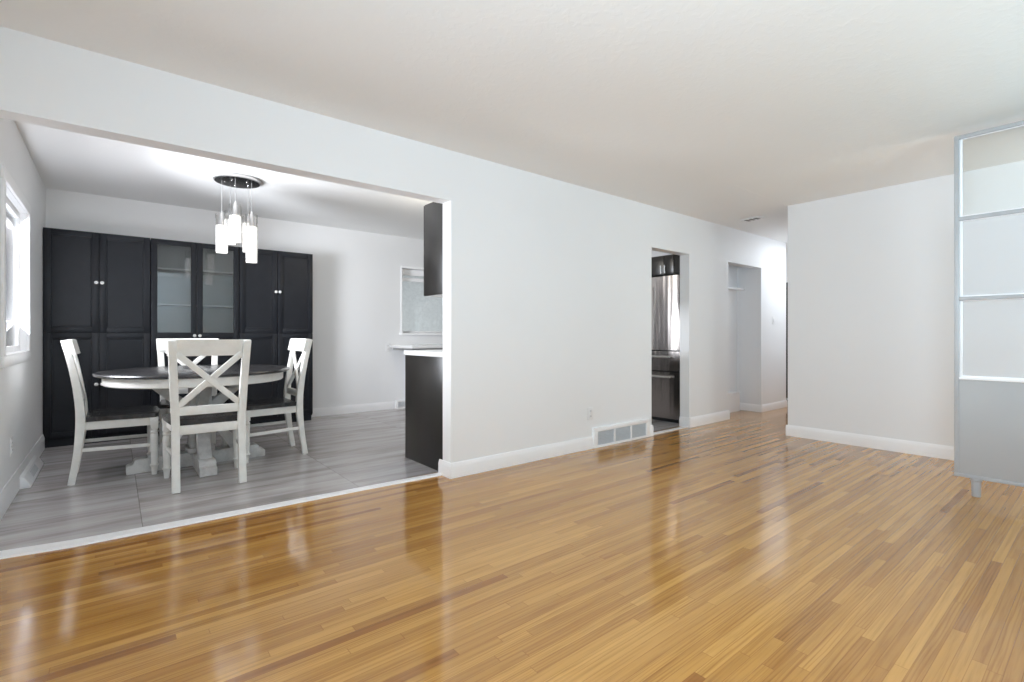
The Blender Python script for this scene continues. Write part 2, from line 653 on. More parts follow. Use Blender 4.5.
# partition wall with three openings
w = MB()
w.box(LX, JX, YA, YB, HH, HD + 0.05)
w.box(JX, DX0, YA, YB, 0, HD + 0.05)
w.box(DX0, DX1, YA, YB, DH, HD + 0.05)
w.box(DX1, CX0, YA, YB, 0, HD + 0.05)
w.box(CX0, CX1, YA, YB, CH_, HC + 0.05)
w.box(CX1, 7.68, YA, YB, 0, HC + 0.05)
struct(w.build('wall_partition', M['wall'], smooth=False), 'white partition wall with the wide dining opening and two narrow doorways', 'wall')
# left outer wall with the dining window hole
WY0, WY1, WZ0, WZ1 = 4.175, 5.215, 0.925, 1.975
w = MB()
w.box(LX - 0.15, LX, YBK, -1.0, -0.05, HD + 0.05)
w.box(LX - 0.15, LX, -1.0, 0.3, -0.05, 0.65)  # opening added to let the side fill lamps in
w.box(LX - 0.15, LX, -1.0, 0.3, 2.05, HD + 0.05)
w.box(LX - 0.15, LX, 0.3, WY0, -0.05, HD + 0.05)
w.box(LX - 0.15, LX, WY1, YF + 0.15, -0.05, HD + 0.05)
w.box(LX - 0.15, LX, WY0, WY1, -0.05, WZ0)
w.box(LX - 0.15, LX, WY0, WY1, WZ1, HD + 0.05)
struct(w.build('wall_left', M['wall'], smooth=False), 'white outer wall on the left with the dining window', 'wall')
# far wall with the kitchen window hole
KX0, KX1, KZ0, KZ1 = 3.24, 5.45, 1.085, 2.03
w = MB()
w.box(LX, KX0, YF, YF + 0.15, -0.05, HD + 0.05)
w.box(KX1, 5.965, YF, YF + 0.15, -0.05, HD + 0.05)
w.box(KX0, KX1, YF, YF + 0.15, -0.05, KZ0)
w.box(KX0, KX1, YF, YF + 0.15, KZ1, HD + 0.05)
struct(w.build('wall_far', M['wall'], smooth=False), 'white far wall behind the black cupboards', 'wall')
struct(MB().box(5.945, 5.985, YB, YF, -0.02, HD + 0.05).build('wall_kitchen', M['wall'], smooth=False))
# right wall
struct(MB().box(XR, XR + 0.12, YBK, 2.20, -0.02, HC + 0.05).build('wall_right', M['wall'], smooth=False),
       'white wall on the right ending at the hall', 'wall')
struct(MB().box(XR + 0.12, XE, 2.08, 2.20, -0.02, HC + 0.05).build('wall_hall', M['wall'], smooth=False))
# wall behind the camera with the front window and entry door openings
w = MB()
w.box(LX, 2.45, YBK - 0.12, YBK, -0.02, HC + 0.05)
w.box(4.3, 4.5, YBK - 0.12, YBK, -0.02, HC + 0.05)
w.box(5.4, XR + 0.12, YBK - 0.12, YBK, -0.02, HC + 0.05)
w.box(2.45, 4.3, YBK - 0.12, YBK, -0.02, 0.6)
w.box(2.45, 4.3, YBK - 0.12, YBK, 2.1, HC + 0.05)
w.box(4.5, 5.4, YBK - 0.12, YBK, 2.15, HC + 0.05)
struct(w.build('wall_front', M['wall'], smooth=False))
# closet niche
w = MB()
w.box(CX0 - 0.04, CX0, YB, 3.50, 0, HC + 0.05)
w.box(CX1, CX1 + 0.10, YB, 3.50, 0, HC + 0.05)
w.box(CX0, CX1, 3.43, 3.50, 0, HC + 0.05)
w.box(CX0, 6.78, 3.34, 3.43, 0, 0.26)
struct(w.build('wall_closet', M['wall'], smooth=False), 'plain white closet niche off the hall', 'closet')
# hall end
w = MB()
w.box(XE, XE + 0.12, 2.2, 2.65, 0, HC + 0.05)
w.box(XE, XE + 0.12, 3.62, 3.9, 0, HC + 0.05)
w.box(XE, XE + 0.12, 2.65, 3.62, 1.93, HC + 0.05)
w.box(7.68, XE, 3.80, 3.9, 0, HC + 0.05)
w.box(7.58, 7.68, YB, 3.9, 0, HC + 0.05)
struct(w.build('wall_end', M['wall'], smooth=False))
d = MB().box(XE + 0.04, XE + 0.08, 2.66, 3.61, 0.01, 1.925, 0.003)
d.box(XE + 0.03, XE + 0.045, 2.78, 3.10, 0.25, 0.9, 0.006).box(XE + 0.03, XE + 0.045, 3.18, 3.50, 0.25, 0.9, 0.006)
d.box(XE + 0.03, XE + 0.045, 2.78, 3.10, 1.02, 1.8, 0.006).box(XE + 0.03, XE + 0.045, 3.18, 3.50, 1.02, 1.8, 0.006)
struct(d.build('door_1', M['darkdoor']), 'dark door at the end of the hall', 'door')
t = MB().box(XE - 0.02, XE, 2.57, 3.70, 1.925, 2.01, 0.004)
t.box(XE - 0.02, XE, 2.57, 2.655, 0, 1.925, 0.004).box(XE - 0.02, XE, 3.615, 3.70, 0, 1.925, 0.004)
struct(t.build('trim_1', M['trim']), 'white casing around the dark hall door', 'trim')


# baseboards ------------------------------------------------------------
def baseboard(name, segs, h=0.112, t=0.015):
    b = MB()
    for (axis, face, sgn, a0, a1) in segs:
        prof = [(0, 0), (t, 0), (t, h * 0.72), (t * 0.82, h * 0.82), (t * 0.55, h * 0.93), (t * 0.4, h), (0, h)]
        pts = [(face + sgn * u, v) for u, v in prof]
        b.prism(pts, a0, a1, axis)
    return struct(b.build(name, M['trim']))


# axis 'x' prism: (y,z) profile, runs in x
baseboard('baseboard_partition', [('x', YA, -1, JX, 3.46), ('x', YA, -1, 4.318, DX0),
                                  ('y', JX, -1, YA - 0.015, YB + 0.04), ('x', YA, -1, DX1, CX0 + 0.012),
                                  ('y', DX1, -1, YA - 0.015, YB), ('y', DX0, 1, YA - 0.015, YB)])
baseboard('baseboard_hall', [('x', YA, -1, CX1, 7.69), ('y', CX1, -1, YA - 0.012, 3.43), ('x', 3.43, -1, 6.78, CX1)], 0.10, 0.013)
baseboard('baseboard_right', [('y', XR, -1, YBK, 2.215), ('x', 2.20, 1, XR, XE)])
baseboard('baseboard_left', [('y', LX, 1, YB, 6.27)], 0.135, 0.016)
baseboard('baseboard_far', [('x', YF, -1, 1.91, 3.13)], 0.11, 0.014)
# threshold strips
s = MB()
zt = 0.011
b = bmesh.new()
quad = [(-0.51, 3.315), (-0.17, 3.262), (0.6, 3.243), (1.91, 3.203), (1.91, 3.262), (0.6, 3.312), (-0.17, 3.362), (-0.51, 3.42)]
lo = [b.verts.new((x, y, 0.0)) for x, y in quad]
hi = [b.verts.new((x, y, zt)) for x, y in [(q[0], q[1] + (0.008 if i < 4 else -0.008)) for i, q in enumerate(quad)]]
b.faces.new(hi)
for k in range(8):
    b.faces.new((lo[k], lo[(k + 1) % 8], hi[(k + 1) % 8], hi[k]))
bmesh.ops.recalc_face_normals(b, faces=b.faces)
s._merge(b)
struct(s.build('trim_2', M['trim'], smooth=False), 'white threshold strip between oak floor and grey tile', 'threshold')
struct(MB().box(DX0, DX1, 3.10, 3.16, 0, 0.010, 0.004).build('trim_3', M['trim']), 'pale threshold strip in the kitchen doorway', 'threshold')
# living floor continues under the opening: oak fills up to the strip
struct(MB().box(LX, JX, 3.2149, 3.30, -0.1, 0.0006).build('floor_strip', M['oak'], smooth=False), 'oak edge under the threshold strip', 'floor')


# windows ---------------------------------------------------------------
def window_left():
    c = MB()
    t = 0.065
    x0, x1 = LX, LX + 0.018
    c.box(x0, x1, WY0 - t, WY1 + t, WZ1, WZ1 + t + 0.01, 0.004)
    c.box(x0, x1, WY0 - t, WY0, WZ0, WZ1, 0.004)
    c.box(x0, x1, WY1, WY1 + t, WZ0, WZ1, 0.004)
    c.box(x0, x1, WY0 - t, WY1 + t, WZ0 - t, WZ0, 0.004)
    o = struct(c.build('window_1', M['trim']), 'white framed dining window on the left wall', 'window')
    f = MB()
    a, bb = LX - 0.075, LX - 0.035
    f.box(a, bb, WY0, WY1, WZ0, WZ0 + 0.05, 0.004).box(a, bb, WY0, WY1, WZ1 - 0.05, WZ1, 0.004)
    f.box(a, bb, WY0, WY0 + 0.05, WZ0 + 0.05, WZ1 - 0.05, 0.004).box(a, bb, WY1 - 0.05, WY1, WZ0 + 0.05, WZ1 - 0.05, 0.004)
    f.build('window_frame', M['trim'], o)
    MB().box(LX - 0.033, LX + 0.020, WY0 + 0.001, WY1 - 0.001, WZ0, WZ0 + 0.012, 0.004).build('window_sill', M['trim'], o)
    MB().box(LX - 0.058, LX - 0.053, WY0 + 0.05, WY1 - 0.05, WZ0 + 0.05, WZ1 - 0.05).build('glass_pane', M['pane'], o)


window_left()


def window_kitchen():
    c = MB()
    t = 0.05
    y0, y1 = YF - 0.016, YF
    c.box(KX0 - t * 0.35, KX1 + t, y0, y1, KZ1, KZ1 + 0.03, 0.004)
    c.box(KX0 - t * 0.35, KX0, y0, y1, KZ0, KZ1, 0.003)
    c.box(KX1, KX1 + t, y0, y1, KZ0, KZ1, 0.003)
    o = struct(c.build('window_2', M['trim']), 'kitchen window looking at a grey stucco wall', 'window')
    MB().box(KX0 - 0.04, KX1 + 0.06, YF - 0.05, YF + 0.10, KZ0 - 0.03, KZ0, 0.005).build('window_sill', M['trim'], o)
    f = MB()
    a, bb = YF + 0.07, YF + 0.12
    f.box(KX0, KX1, a, bb, KZ0, KZ0 + 0.03, 0.004).box(KX0, KX1, a, bb, KZ1 - 0.09, KZ1, 0.004)
    f.box(KX0, KX0 + 0.03, a, bb, KZ0 + 0.03, KZ1 - 0.09, 0.004).box(KX1 - 0.04, KX1, a, bb, KZ0 + 0.03, KZ1 - 0.09, 0.004)
    f.box(4.02, 4.06, a, bb, KZ0 + 0.03, KZ1 - 0.09, 0.004)
    f.box(KX0 + 0.03, KX1 - 0.04, a - 0.015, a + 0.01, KZ1 - 0.18, KZ1 - 0.13, 0.004)
    f.build('window_frame', M['trim'], o)
    MB().box(KX0 + 0.03, KX1 - 0.04, a + 0.02, a + 0.025, KZ0 + 0.03, KZ1 - 0.09).build('glass_pane', M['pane'], o)


window_kitchen()

# neighbour's wall seen through the kitchen window
nh = thing('neighbour_house', 'grey stucco house wall with a white eave seen through the kitchen window', 'house', (4.6, 9.0, 0))
MB().box(-3.0, 4.0, 0, 0.25, -0.3, 2.55).build('stucco_wall', M['stucco'], nh, smooth=False)
e = MB().box(-3.2, 4.2, -0.45, 0.25, 2.46, 2.58)
e.box(-3.2, 4.2, -0.50, -0.45, 2.44, 2.62)
e.box(-3.2, 4.2, -0.03, 0.0, 2.36, 2.46)
e.build('eave', M['shingle'], nh, smooth=False)
MB().prism([(-0.50, 2.62), (0.6, 3.0), (0.6, 2.62)], -3.2, 4.2, 'x').build('roof', M['shingle'], nh, smooth=False)
gr = MB().box(-6, 14, YF + 0.16, 16, -0.5, -0.35).build('ground', M['stucco'], smooth=False)
struct(gr)

# ------------------------------------------------------------------ black cupboards along the far wall
CW, CD, CHT = 0.810, 0.245, 2.058
CY = 6.28     # plane of the door fronts


def shaker_door(x0, x1, z0, z1, parent, stile=0.052, name='door', rails=None, glass_to=None):
    """door lying in local XZ, front face at y=0 (facing -Y)"""
    f = MB()
    t = 0.020
    f.box(x0, x0 + stile, 0, t, z0, z1, 0.001).box(x1 - stile, x1, 0, t, z0, z1, 0.001)
    f.box(x0 + stile, x1 - stile, 0, t, z1 - stile, z1, 0.001)
    f.box(x0 + stile, x1 - stile, 0, t, z0, z0 + stile, 0.001)
    zlo = z0 + stile
    if glass_to is not None:
        f.box(x0 + stile, x1 - stile, 0, t, glass_to - 0.062, glass_to, 0.001)
        pz1 = glass_to - 0.062
    else:
        pz1 = z1 - stile
    # recessed panel with a raised bead
    f.box(x0 + stile - 0.003, x1 - stile + 0.003, 0.010, 0.016, zlo - 0.003, pz1 + 0.003)
    for (a, bb, c, dd) in ((x0 + stile, x0 + stile + 0.012, zlo, pz1), (x1 - stile - 0.012, x1 - stile, zlo, pz1),
                           (x0 + stile + 0.012, x1 - stile - 0.012, zlo, zlo + 0.012), (x0 + stile + 0.012, x1 - stile - 0.012, pz1 - 0.012, pz1)):
        f.box(a, bb, 0.005, 0.012, c, dd, 0.002)
    o = f.build(name, M['black_cab'], parent)
    if glass_to is not None:
        MB().box(x0 + stile - 0.004, x1 - stile + 0.004, 0.009, 0.013, glass_to - 0.004, z1 - stile + 0.004).build('glass_pane', M['cab_glass'], o, smooth=False)
    return o


def knob(parent, x, z, y=0.0):
    prof = [(0.006, 0), (0.006, 0.010), (0.012, 0.014), (0.0165, 0.019), (0.0165, 0.024), (0.012, 0.029), (0.004, 0.031), (0.0, 0.031)]
    mt = Matrix.Translation((x, y, z)) @ Matrix.Rotation(R(90), 4, 'X')
    MB().lathe(prof, 16, mt).build('knob', M['white_knob'], parent)


def cupboard(x0, label, glazed):
    t = thing('cupboard', label, 'cabinet', (x0, CY, 0), 0, 'black cupboards along the far dining wall')
    Wd = CW - 0.004
    ct = 0.018
    bd = MB()
    if not glazed:
        bd.box(0.002, Wd, 0.022, CD, 0.062, CHT, 0.002)
    else:
        bd.box(0.002, 0.002 + ct, 0.022, CD, 0.062, CHT, 0.0015).box(Wd - ct, Wd, 0.022, CD, 0.062, CHT, 0.0015)
        bd.box(0.002 + ct, Wd - ct, 0.022, CD, CHT - ct, CHT, 0.0015).box(0.002 + ct, Wd - ct, 0.022, CD, 0.062, 1.03, 0.0015)
        bd.box(0.002 + ct, Wd - ct, CD - 0.012, CD, 1.03, CHT - ct)
    bd.box(0.01, Wd - 0.008, 0.030, CD, 0.0, 0.062)
    bd.build('carcass', M['black_cab'], t)
    if glazed:
        li = MB().box(0.002 + ct, Wd - ct, CD - 0.016, CD - 0.0125, 1.03, CHT - ct)
        li.box(0.0205, 0.0235, 0.03, CD - 0.016, 1.03, CHT - ct).box(Wd - ct - 0.0035, Wd - ct - 0.0005, 0.03, CD - 0.016, 1.03, CHT - ct)
        li.build('lining', M['cab_dark'], t)
    g = 0.0025
    mid = Wd / 2
    if glazed:
        for (a, bb, kx) in ((0.003, mid - g, mid - 0.024), (mid + g, Wd - 0.001, mid + 0.024)):
            d = shaker_door(a, bb, 0.085, CHT - 0.004, t, glass_to=1.082)
            knob(d, kx, 1.048)
        sh = MB()
        for z in (1.385, 1.765):
            s_ = MB().box(0.002 + ct, Wd - ct, 0.05, CD - 0.012, z - 0.016, z, 0.001)
            s_.build('shelf', M['cab_in'], t)
    else:
        for (a, bb, kx) in ((0.003, mid - g, mid - 0.022), (mid + g, Wd - 0.001, mid + 0.022)):
            d = shaker_door(a, bb, 1.078, CHT - 0.004, t)
            knob(d, kx, 1.565)
            d = shaker_door(a, bb, 0.085, 1.072, t)
            knob(d, kx, 0.575)
    return t


M['cab_dark'] = paint('cupboard_inside', (0.17, 0.178, 0.18), 0.5, 0.05, 6)
cupboard(-0.5195, 'tall black cupboard with four panelled doors in the left corner', False)
cupboard(-0.5195 + CW, 'middle black cupboard with two glass doors and empty shelves', True)
cupboard(-0.5195 + 2 * CW, 'tall black cupboard with panelled doors at the right end, by the bare wall', False)


# ------------------------------------------------------------------ dining table
tb = thing('dining_table', 'round pedestal dining table with black top and white apron', 'table', (0.545, 4.75, 0))
TZ = 0.775
prof = [(0.0, TZ - 0.030), (0.653, TZ - 0.030), (0.668, TZ - 0.024), (0.673, TZ - 0.013), (0.668, TZ - 0.004), (0.655, TZ), (0.0, TZ)]
MB().lathe(prof, 96, cap=False).build('tabletop', M['dark_wood'], tb)
prof = [(0.585, TZ - 0.098), (0.612, TZ - 0.098), (0.620, TZ - 0.090), (0.620, TZ - 0.031), (0.585, TZ - 0.031), (0.585, TZ - 0.098)]
MB().lathe(prof, 96, cap=False).build('apron', M['chair'], tb)
p = MB().box(-0.075, 0.075, -0.075, 0.075, 0.09, 0.66, 0.008)
p.box(-0.095, 0.095, -0.095, 0.095, 0.11, 0.15, 0.008).box(-0.095, 0.095, -0.095, 0.095, 0.40, 0.44, 0.008)
p.box(-0.45, 0.45, -0.055, 0.055, 0.665, TZ - 0.031, 0.006).box(-0.055, 0.055, -0.45, 0.45, 0.664, TZ - 0.031, 0.006)
p.build('pedestal', M['pedestal'], tb)
for k in range(4):
    mt = Matrix.Rotation(R(90 * k), 4, 'Z')
    f = MB()
    pr = [(0.0, 0.0), (0.475, 0.0), (0.478, 0.01), (0.478, 0.052), (0.468, 0.062), (0.445, 0.066), (0.435, 0.075), (0.430, 0.094), (0.418, 0.104), (0.40, 0.108), (0.0, 0.108)]
    f.prism(pr, -0.057, 0.057, 'y', 0.004, mt)
    f.build('foot', M['pedestal'], tb)
    bmm = MB()
    pr = [(0.055, 0.36), (0.055, 0.42), (0.10, 0.40), (0.21, 0.24), (0.335, 0.132), (0.35, 0.106), (0.215, 0.106), (0.16, 0.19)]
    bmm.prism(pr, -0.042, 0.042, 'y', 0.004, mt)
    pr = [(0.06, 0.42), (0.06, 0.50), (0.30, 0.70), (0.40, 0.70), (0.40, 0.68), (0.33, 0.645), (0.12, 0.44)]
    bmm.prism(pr, -0.036, 0.036, 'y', 0.004, mt)
    bmm.build('brace', M['pedestal'], tb)


# ------------------------------------------------------------------ dining chairs (local: faces +Y)
def make_chair(label):
    t = thing('dining_chair', label, 'chair', (0, 0, 0), 0, 'white X-back chairs around the table')
    # saddle seat
    b = bmesh.new()
    nx, ny = 14, 12
    sx0, sx1, sy0, sy1 = -0.255, 0.255, -0.190, 0.245
    top, bot = {}, {}

    def edge(u, v):
        # rounded front corners, slight taper to the back
        x = (sx0 + sx1) / 2 + (u - 0.5) * (sx1 - sx0) * (0.84 + 0.16 * min(1, v * 1.2))
        y = sy0 + v * (sy1 - sy0)
        if v > 0.80:
            k = (v - 0.80) / 0.20
            y -= 0.035 * k * abs(2 * u - 1) ** 4
        return x, y
    for i in range(nx + 1):
        for j in range(ny + 1):
            u, v = i / nx, j / ny
            x, y = edge(u, v)
            dip = 0.010 * math.exp(-((u - 0.30) / 0.16) ** 2 - ((v - 0.45) / 0.30) ** 2) + 0.010 * math.exp(-((u - 0.70) / 0.16) ** 2 - ((v - 0.45) / 0.30) ** 2)
            rim = 0.006 if (i in (0, nx) or j in (0, ny)) else 0
            top[i, j] = b.verts.new((x, y, 0.474 - dip - rim))
            bot[i, j] = b.verts.new((x * 0.985, y * 0.985, 0.434))
    for i in range(nx):
        for j in range(ny):
            b.faces.new((top[i, j], top[i + 1, j], top[i + 1, j + 1], top[i, j + 1]))
            b.faces.new((bot[i, j], bot[i, j + 1], bot[i + 1, j + 1], bot[i + 1, j]))
    ring = [(i, 0) for i in range(nx)] + [(nx, j) for j in range(ny)] + [(i, ny) for i in range(nx, 0, -1)] + [(0, j) for j in range(ny, 0, -1)]
    for a, c in zip(ring, ring[1:] + ring[:1]):
        b.faces.new((top[a], bot[a], bot[c], top[c]))
    bmesh.ops.recalc_face_normals(b, faces=b.faces)
    m = MB()
    m._merge(b)
    so = m.build('seat', M['dark_wood'], t)
    so['label'] = 'dark distressed wood seat'
    # apron
    a = MB()
    a.box(-0.200, 0.200, 0.195, 0.217, 0.374, 0.434, 0.003).box(-0.178, 0.178, -0.215, -0.195, 0.374, 0.434, 0.003)
    for s in (-1, 1):
        a.bar((s * 0.186, -0.195, 0.404), (s * 0.222, 0.20, 0.404), 0.020, 0.060, (0, 0, 1), 0.003)
    a.build('apron', M['chair'], t)
    # turned front legs
    for s in (-1, 1):
        l = MB()
        mt = Matrix.Translation((s * 0.228, 0.205, 0))
        l.lathe([(0.0, 0), (0.017, 0), (0.020, 0.045), (0.022, 0.060), (0.028, 0.066), (0.029, 0.074), (0.022, 0.082), (0.021, 0.090),
                 (0.0245, 0.20), (0.026, 0.27), (0.025, 0.300), (0.021, 0.312), (0.028, 0.320), (0.028, 0.328), (0.021, 0.338), (0.024, 0.347)], 20, mt)
        l.box(s * 0.228 - 0.025, s * 0.228 + 0.025, 0.180, 0.230, 0.345, 0.434, 0.003)
        l.build('leg', M['chair'], t)
    # bent rear legs running up into the back posts

    def back_y(z):
        pts = [(0, -0.268), (0.10, -0.251), (0.22, -0.234), (0.34, -0.222), (0.44, -0.217), (0.54, -0.220), (0.66, -0.234), (0.80, -0.256), (0.92, -0.280), (1.03, -0.304)]
        for (z0, y0), (z1, y1) in zip(pts, pts[1:]):
            if z <= z1:
                return y0 + (y1 - y0) * (z - z0) / (z1 - z0)
        return pts[-1][1]

    def back_x(z):
        return 0.197 + 0.024 * max(0, (z - 0.45)) / 0.57
    for s in (-1, 1):
        zs = [0, 0.05, 0.11, 0.17, 0.23, 0.29, 0.35, 0.41, 0.47, 0.53, 0.60, 0.68, 0.76, 0.84, 0.92, 1.018]
        l = MB()
        l.sweep([(s * back_x(z), back_y(z), z) for z in zs], 0.048,
                [0.040 + 0.014 * math.exp(-((z - 0.45) / 0.22) ** 2) for z in zs], (1, 0, 0), 0.004)
        l.build('leg', M['chair'], t)
    # backrest : top rail, X, lower rail
    r = MB()
    # gently curved top rail
    n = 12
    b = bmesh.new()
    vs = []
    for i in range(n + 1):
        u = -1 + 2 * i / n
        bow = -0.016 * (1 - u * u)
        row = []
        for (z, dy) in ((0.910, 0.044), (0.910, 0.021), (1.022, 0.019), (1.022, 0.042)):
            hw = 0.245 + 0.004 * (z - 0.9) / 0.12
            row.append(b.verts.new((u * hw, back_y(z) + bow + dy, z)))
        vs.append(row)
    for A, B in zip(vs, vs[1:]):
        for k in range(4):
            b.faces.new((A[k], A[(k + 1) % 4], B[(k + 1) % 4], B[k]))
    b.faces.new(vs[0])
    b.faces.new(list(reversed(vs[-1])))
    bmesh.ops.recalc_face_normals(b, faces=b.faces)
    bmesh.ops.bevel(b, geom=[e for e in b.edges if len(e.link_faces) == 2 and e.calc_face_angle(0) > 0.6], offset=0.004, segments=2, affect='EDGES')
    r._merge(b)
    r.build('top_rail', M['chair'], t)
    x = MB()
    zl, zh = 0.562, 0.925
    for s in (-1, 1):
        P = []
        for k in range(9):
            f = k / 8
            z = zl + (zh - zl) * f
            xx = s * (-0.190 + 0.380 * f)
            P.append((xx, back_y(z) + 0.008 - 0.010 * math.sin(math.pi * f) + s * 0.003, z))
        x.sweep(P, 0.019, 0.040, (0, 1, 0), 0.003)
    x.build('cross_slat', M['chair'], t)
    q = MB().box(-0.190, 0.190, back_y(0.535) - 0.013, back_y(0.535) + 0.013, 0.507, 0.565, 0.003)
    q.build('lower_rail', M['chair'], t)
    # stretchers
    for s in (-1, 1):
        MB().bar((s * 0.227, 0.19, 0.225), (s * 0.199, -0.215, 0.235), 0.016, 0.026, (0, 0, 1), 0.003).build('stretcher', M['chair'], t)
    return t


ch = make_chair('white X-back chair nearest, seen from behind in front of the table')
places = [((0.522, 4.215), -1.5, None),
          ((0.030, 4.835), -90, 'white X-back chair at the left end of the table, seen in profile'),
          ((1.050, 4.755), 90, 'white X-back chair at the right end of the table, back to the bare wall'),
          ((0.545, 5.285), 180, 'white X-back chair on the far side of the table, before the black cupboards')]
for i, ((x, y), a, lab) in enumerate(places):
    o = ch if i == 0 else copy_tree(ch)
    o.location = (x, y, 0)
    o.rotation_euler = (0, 0, R(a))
    if lab:
        o['label'] = lab

# ------------------------------------------------------------------ pendant lamp
PX, PY = 0.875, 5.08
pl = thing('pendant_lamp', 'cluster of five lit glass cylinder pendants on a round ceiling plate', 'lamp', (PX, PY, HD))
MB().lathe([(0.0, 0), (0.180, 0), (0.192, -0.004), (0.192, -0.026), (0.184, -0.030), (0.0, -0.030)], 64, cap=False).build('canopy', M['nickel'], pl)
o = MB().lathe([(0.0, -0.0305), (0.181, -0.0305), (0.181, -0.033), (0.0, -0.033)], 64, cap=False).build('mirror_plate', M['mirror_black'], pl)
o['label'] = 'black mirror underside'
# five drops on the plate's pentagon
for (ph, ztop, zf1, zf0) in ((170, 2.135, 2.035, 1.795), (242, 2.20, 2.125, 1.90), (314, 2.16, 2.10, 1.835), (26, 2.155, 2.045, 1.72), (98, 2.215, 2.115, 1.885)):
    a = R(ph)
    lat, away = 0.125 * math.cos(a), -0.125 * math.sin(a)
    x = lat * math.sin(R(80.3)) + away * math.cos(R(80.3))
    y = -lat * math.cos(R(80.3)) + away * math.sin(R(80.3))
    z = lambda v: v - HD
    MB().tube((x, y, z(ztop) + 0.03), (x, y, -0.033), 0.0022, 8).build('cord', M['cord'], pl)
    g = MB().lathe([(0.052, z(zf0) - 0.004), (0.052, z(ztop)), (0.049, z(ztop)), (0.049, z(zf0) - 0.004), (0.052, z(zf0) - 0.004)], 32, Matrix.Translation((x, y, 0)), cap=False).build('glass_shade', M['shade_glass'], pl)
    df = MB().lathe([(0.0, z(zf1)), (0.044, z(zf1)), (0.046, z(zf1) - 0.003), (0.046, z(zf0) + 0.003), (0.044, z(zf0)), (0.0, z(zf0))], 32, Matrix.Translation((x, y, 0)), cap=False).build('diffuser', M['lamp'], g)
    df['label'] = 'glowing white inner cylinder'
    MB().lathe([(0.0, z(zf1)), (0.020, z(zf1)), (0.020, z(ztop) - 0.012), (0.012, z(ztop) + 0.004), (0.006, z(ztop) + 0.035), (0.0, z(ztop) + 0.035)], 20, Matrix.Translation((x, y, 0)), cap=False).build('socket', M['nickel'], g)
for k in range(5):
    a = R(20 + 72 * k)
    MB().lathe([(0.0, -0.0325), (0.006, -0.0325), (0.006, -0.037), (0.004, -0.040), (0.0, -0.040)], 12,
               Matrix.Translation((0.10 * math.cos(a), 0.10 * math.sin(a), 0)), cap=False).build('screw', M['chrome'], pl)

# ------------------------------------------------------------------ kitchen pieces
kb = thing('base_cabinet', 'black kitchen base cabinet with plain end panel at the wide opening', 'cabinet', (1.95, YB + 0.04, 0))
MB().box(0, 0.018, 0.0, 0.625, 0.0, 0.882, 0.0015).build('end_panel', M['black_panel'], kb)
MB().box(0.018, 2.30, 0.0, 0.60, 0.10, 0.882, 0.002).box(0.03, 2.29, 0.0, 0.54, 0.0, 0.10).build('carcass', M['black_panel'], kb)
for k in range(4):
    d = MB().box(0.02 + 0.57 * k, 0.02 + 0.57 * k + 0.564, 0.60, 0.62, 0.11, 0.875, 0.002).build('door', M['black_panel'], kb)
    MB().tube((0.07 + 0.57 * k, 0.64, 0.66), (0.07 + 0.57 * k, 0.64, 0.82), 0.006, 10).build('handle', M['nickel'], d)
o = MB().box(1.946, 4.26, YB + 0.002, YB + 0.69, 0.8825, 0.922, 0.004).build('worktop', M['counter'])
o['label'] = 'white worktop on the black base cabinet beside the opening'
o['category'] = 'worktop'

kw = thing('wall_cabinet', 'black upper kitchen cabinet hanging beside the opening', 'cabinet', (1.95, YB + 0.001, 1.368))
MB().box(0, 2.3, 0, 0.325, 0, 0.735, 0.002).build('carcass', M['black_panel'], kw)
MB().box(0.02, 2.3, 0.02, 0.32, -0.003, 0.0).build('underside', M['counter'], kw)  # white sheet colours in the light on the cabinet's underside
for k in range(4):
    d = MB().box(0.003 + 0.574 * k, 0.003 + 0.574 * k + 0.57, 0.325, 0.345, 0.003, 0.732, 0.002).build('door', M['black_panel'], kw)
    MB().tube((0.05 + 0.574 * k, 0.365, 0.05), (0.05 + 0.574 * k, 0.365, 0.2), 0.006, 10).build('handle', M['nickel'], d)

# far run under the kitchen window
fb = thing('base_cabinet', 'white base cabinet under the kitchen window', 'cabinet', (3.36, 5.93, 0))
MB().box(0, 1.86, 0.02, 0.615, 0.10, 0.85, 0.002).box(0.0, 1.86, 0.07, 0.61, 0, 0.10).build('carcass', M['trim'], fb)
for k in range(4):
    d = MB().box(0.003 + 0.464 * k, 0.462 + 0.464 * k, 0, 0.02, 0.11, 0.845, 0.002).build('door', M['trim'], fb)
    MB().tube((0.05 + 0.464 * k, -0.02, 0.66), (0.05 + 0.464 * k, -0.02, 0.82), 0.006, 10).build('handle', M['nickel'], d)
o = MB().box(3.06, 5.24, 5.885, YF - 0.001, 0.875, 0.915, 0.004).build('worktop', M['counter'])
o['label'] = 'far white worktop below the kitchen window'
o['category'] = 'worktop'
MB().box(0.01, 2.16, 0.01, 0.60, -0.024, 0.0).build('under_shade_strip', M['counter_shade'], o, loc=(3.065, 5.89, 0.875))  # dark strip standing in for the shadow beneath the worktop

# refrigerator, front facing -X
FX, FY0, FY1 = 5.20, 3.285, 4.195
fr = thing('refrigerator', 'stainless steel refrigerator standing beyond the kitchen doorway', 'refrigerator', (FX, FY0, 0))
fd = FY1 - FY0
MB().box(0.085, 0.735, 0.0, fd, 0.05, 1.755, 0.004).box(0.05, 0.7, 0.015, fd - 0.015, 0.0, 0.05).build('body', M['rubber'], fr)


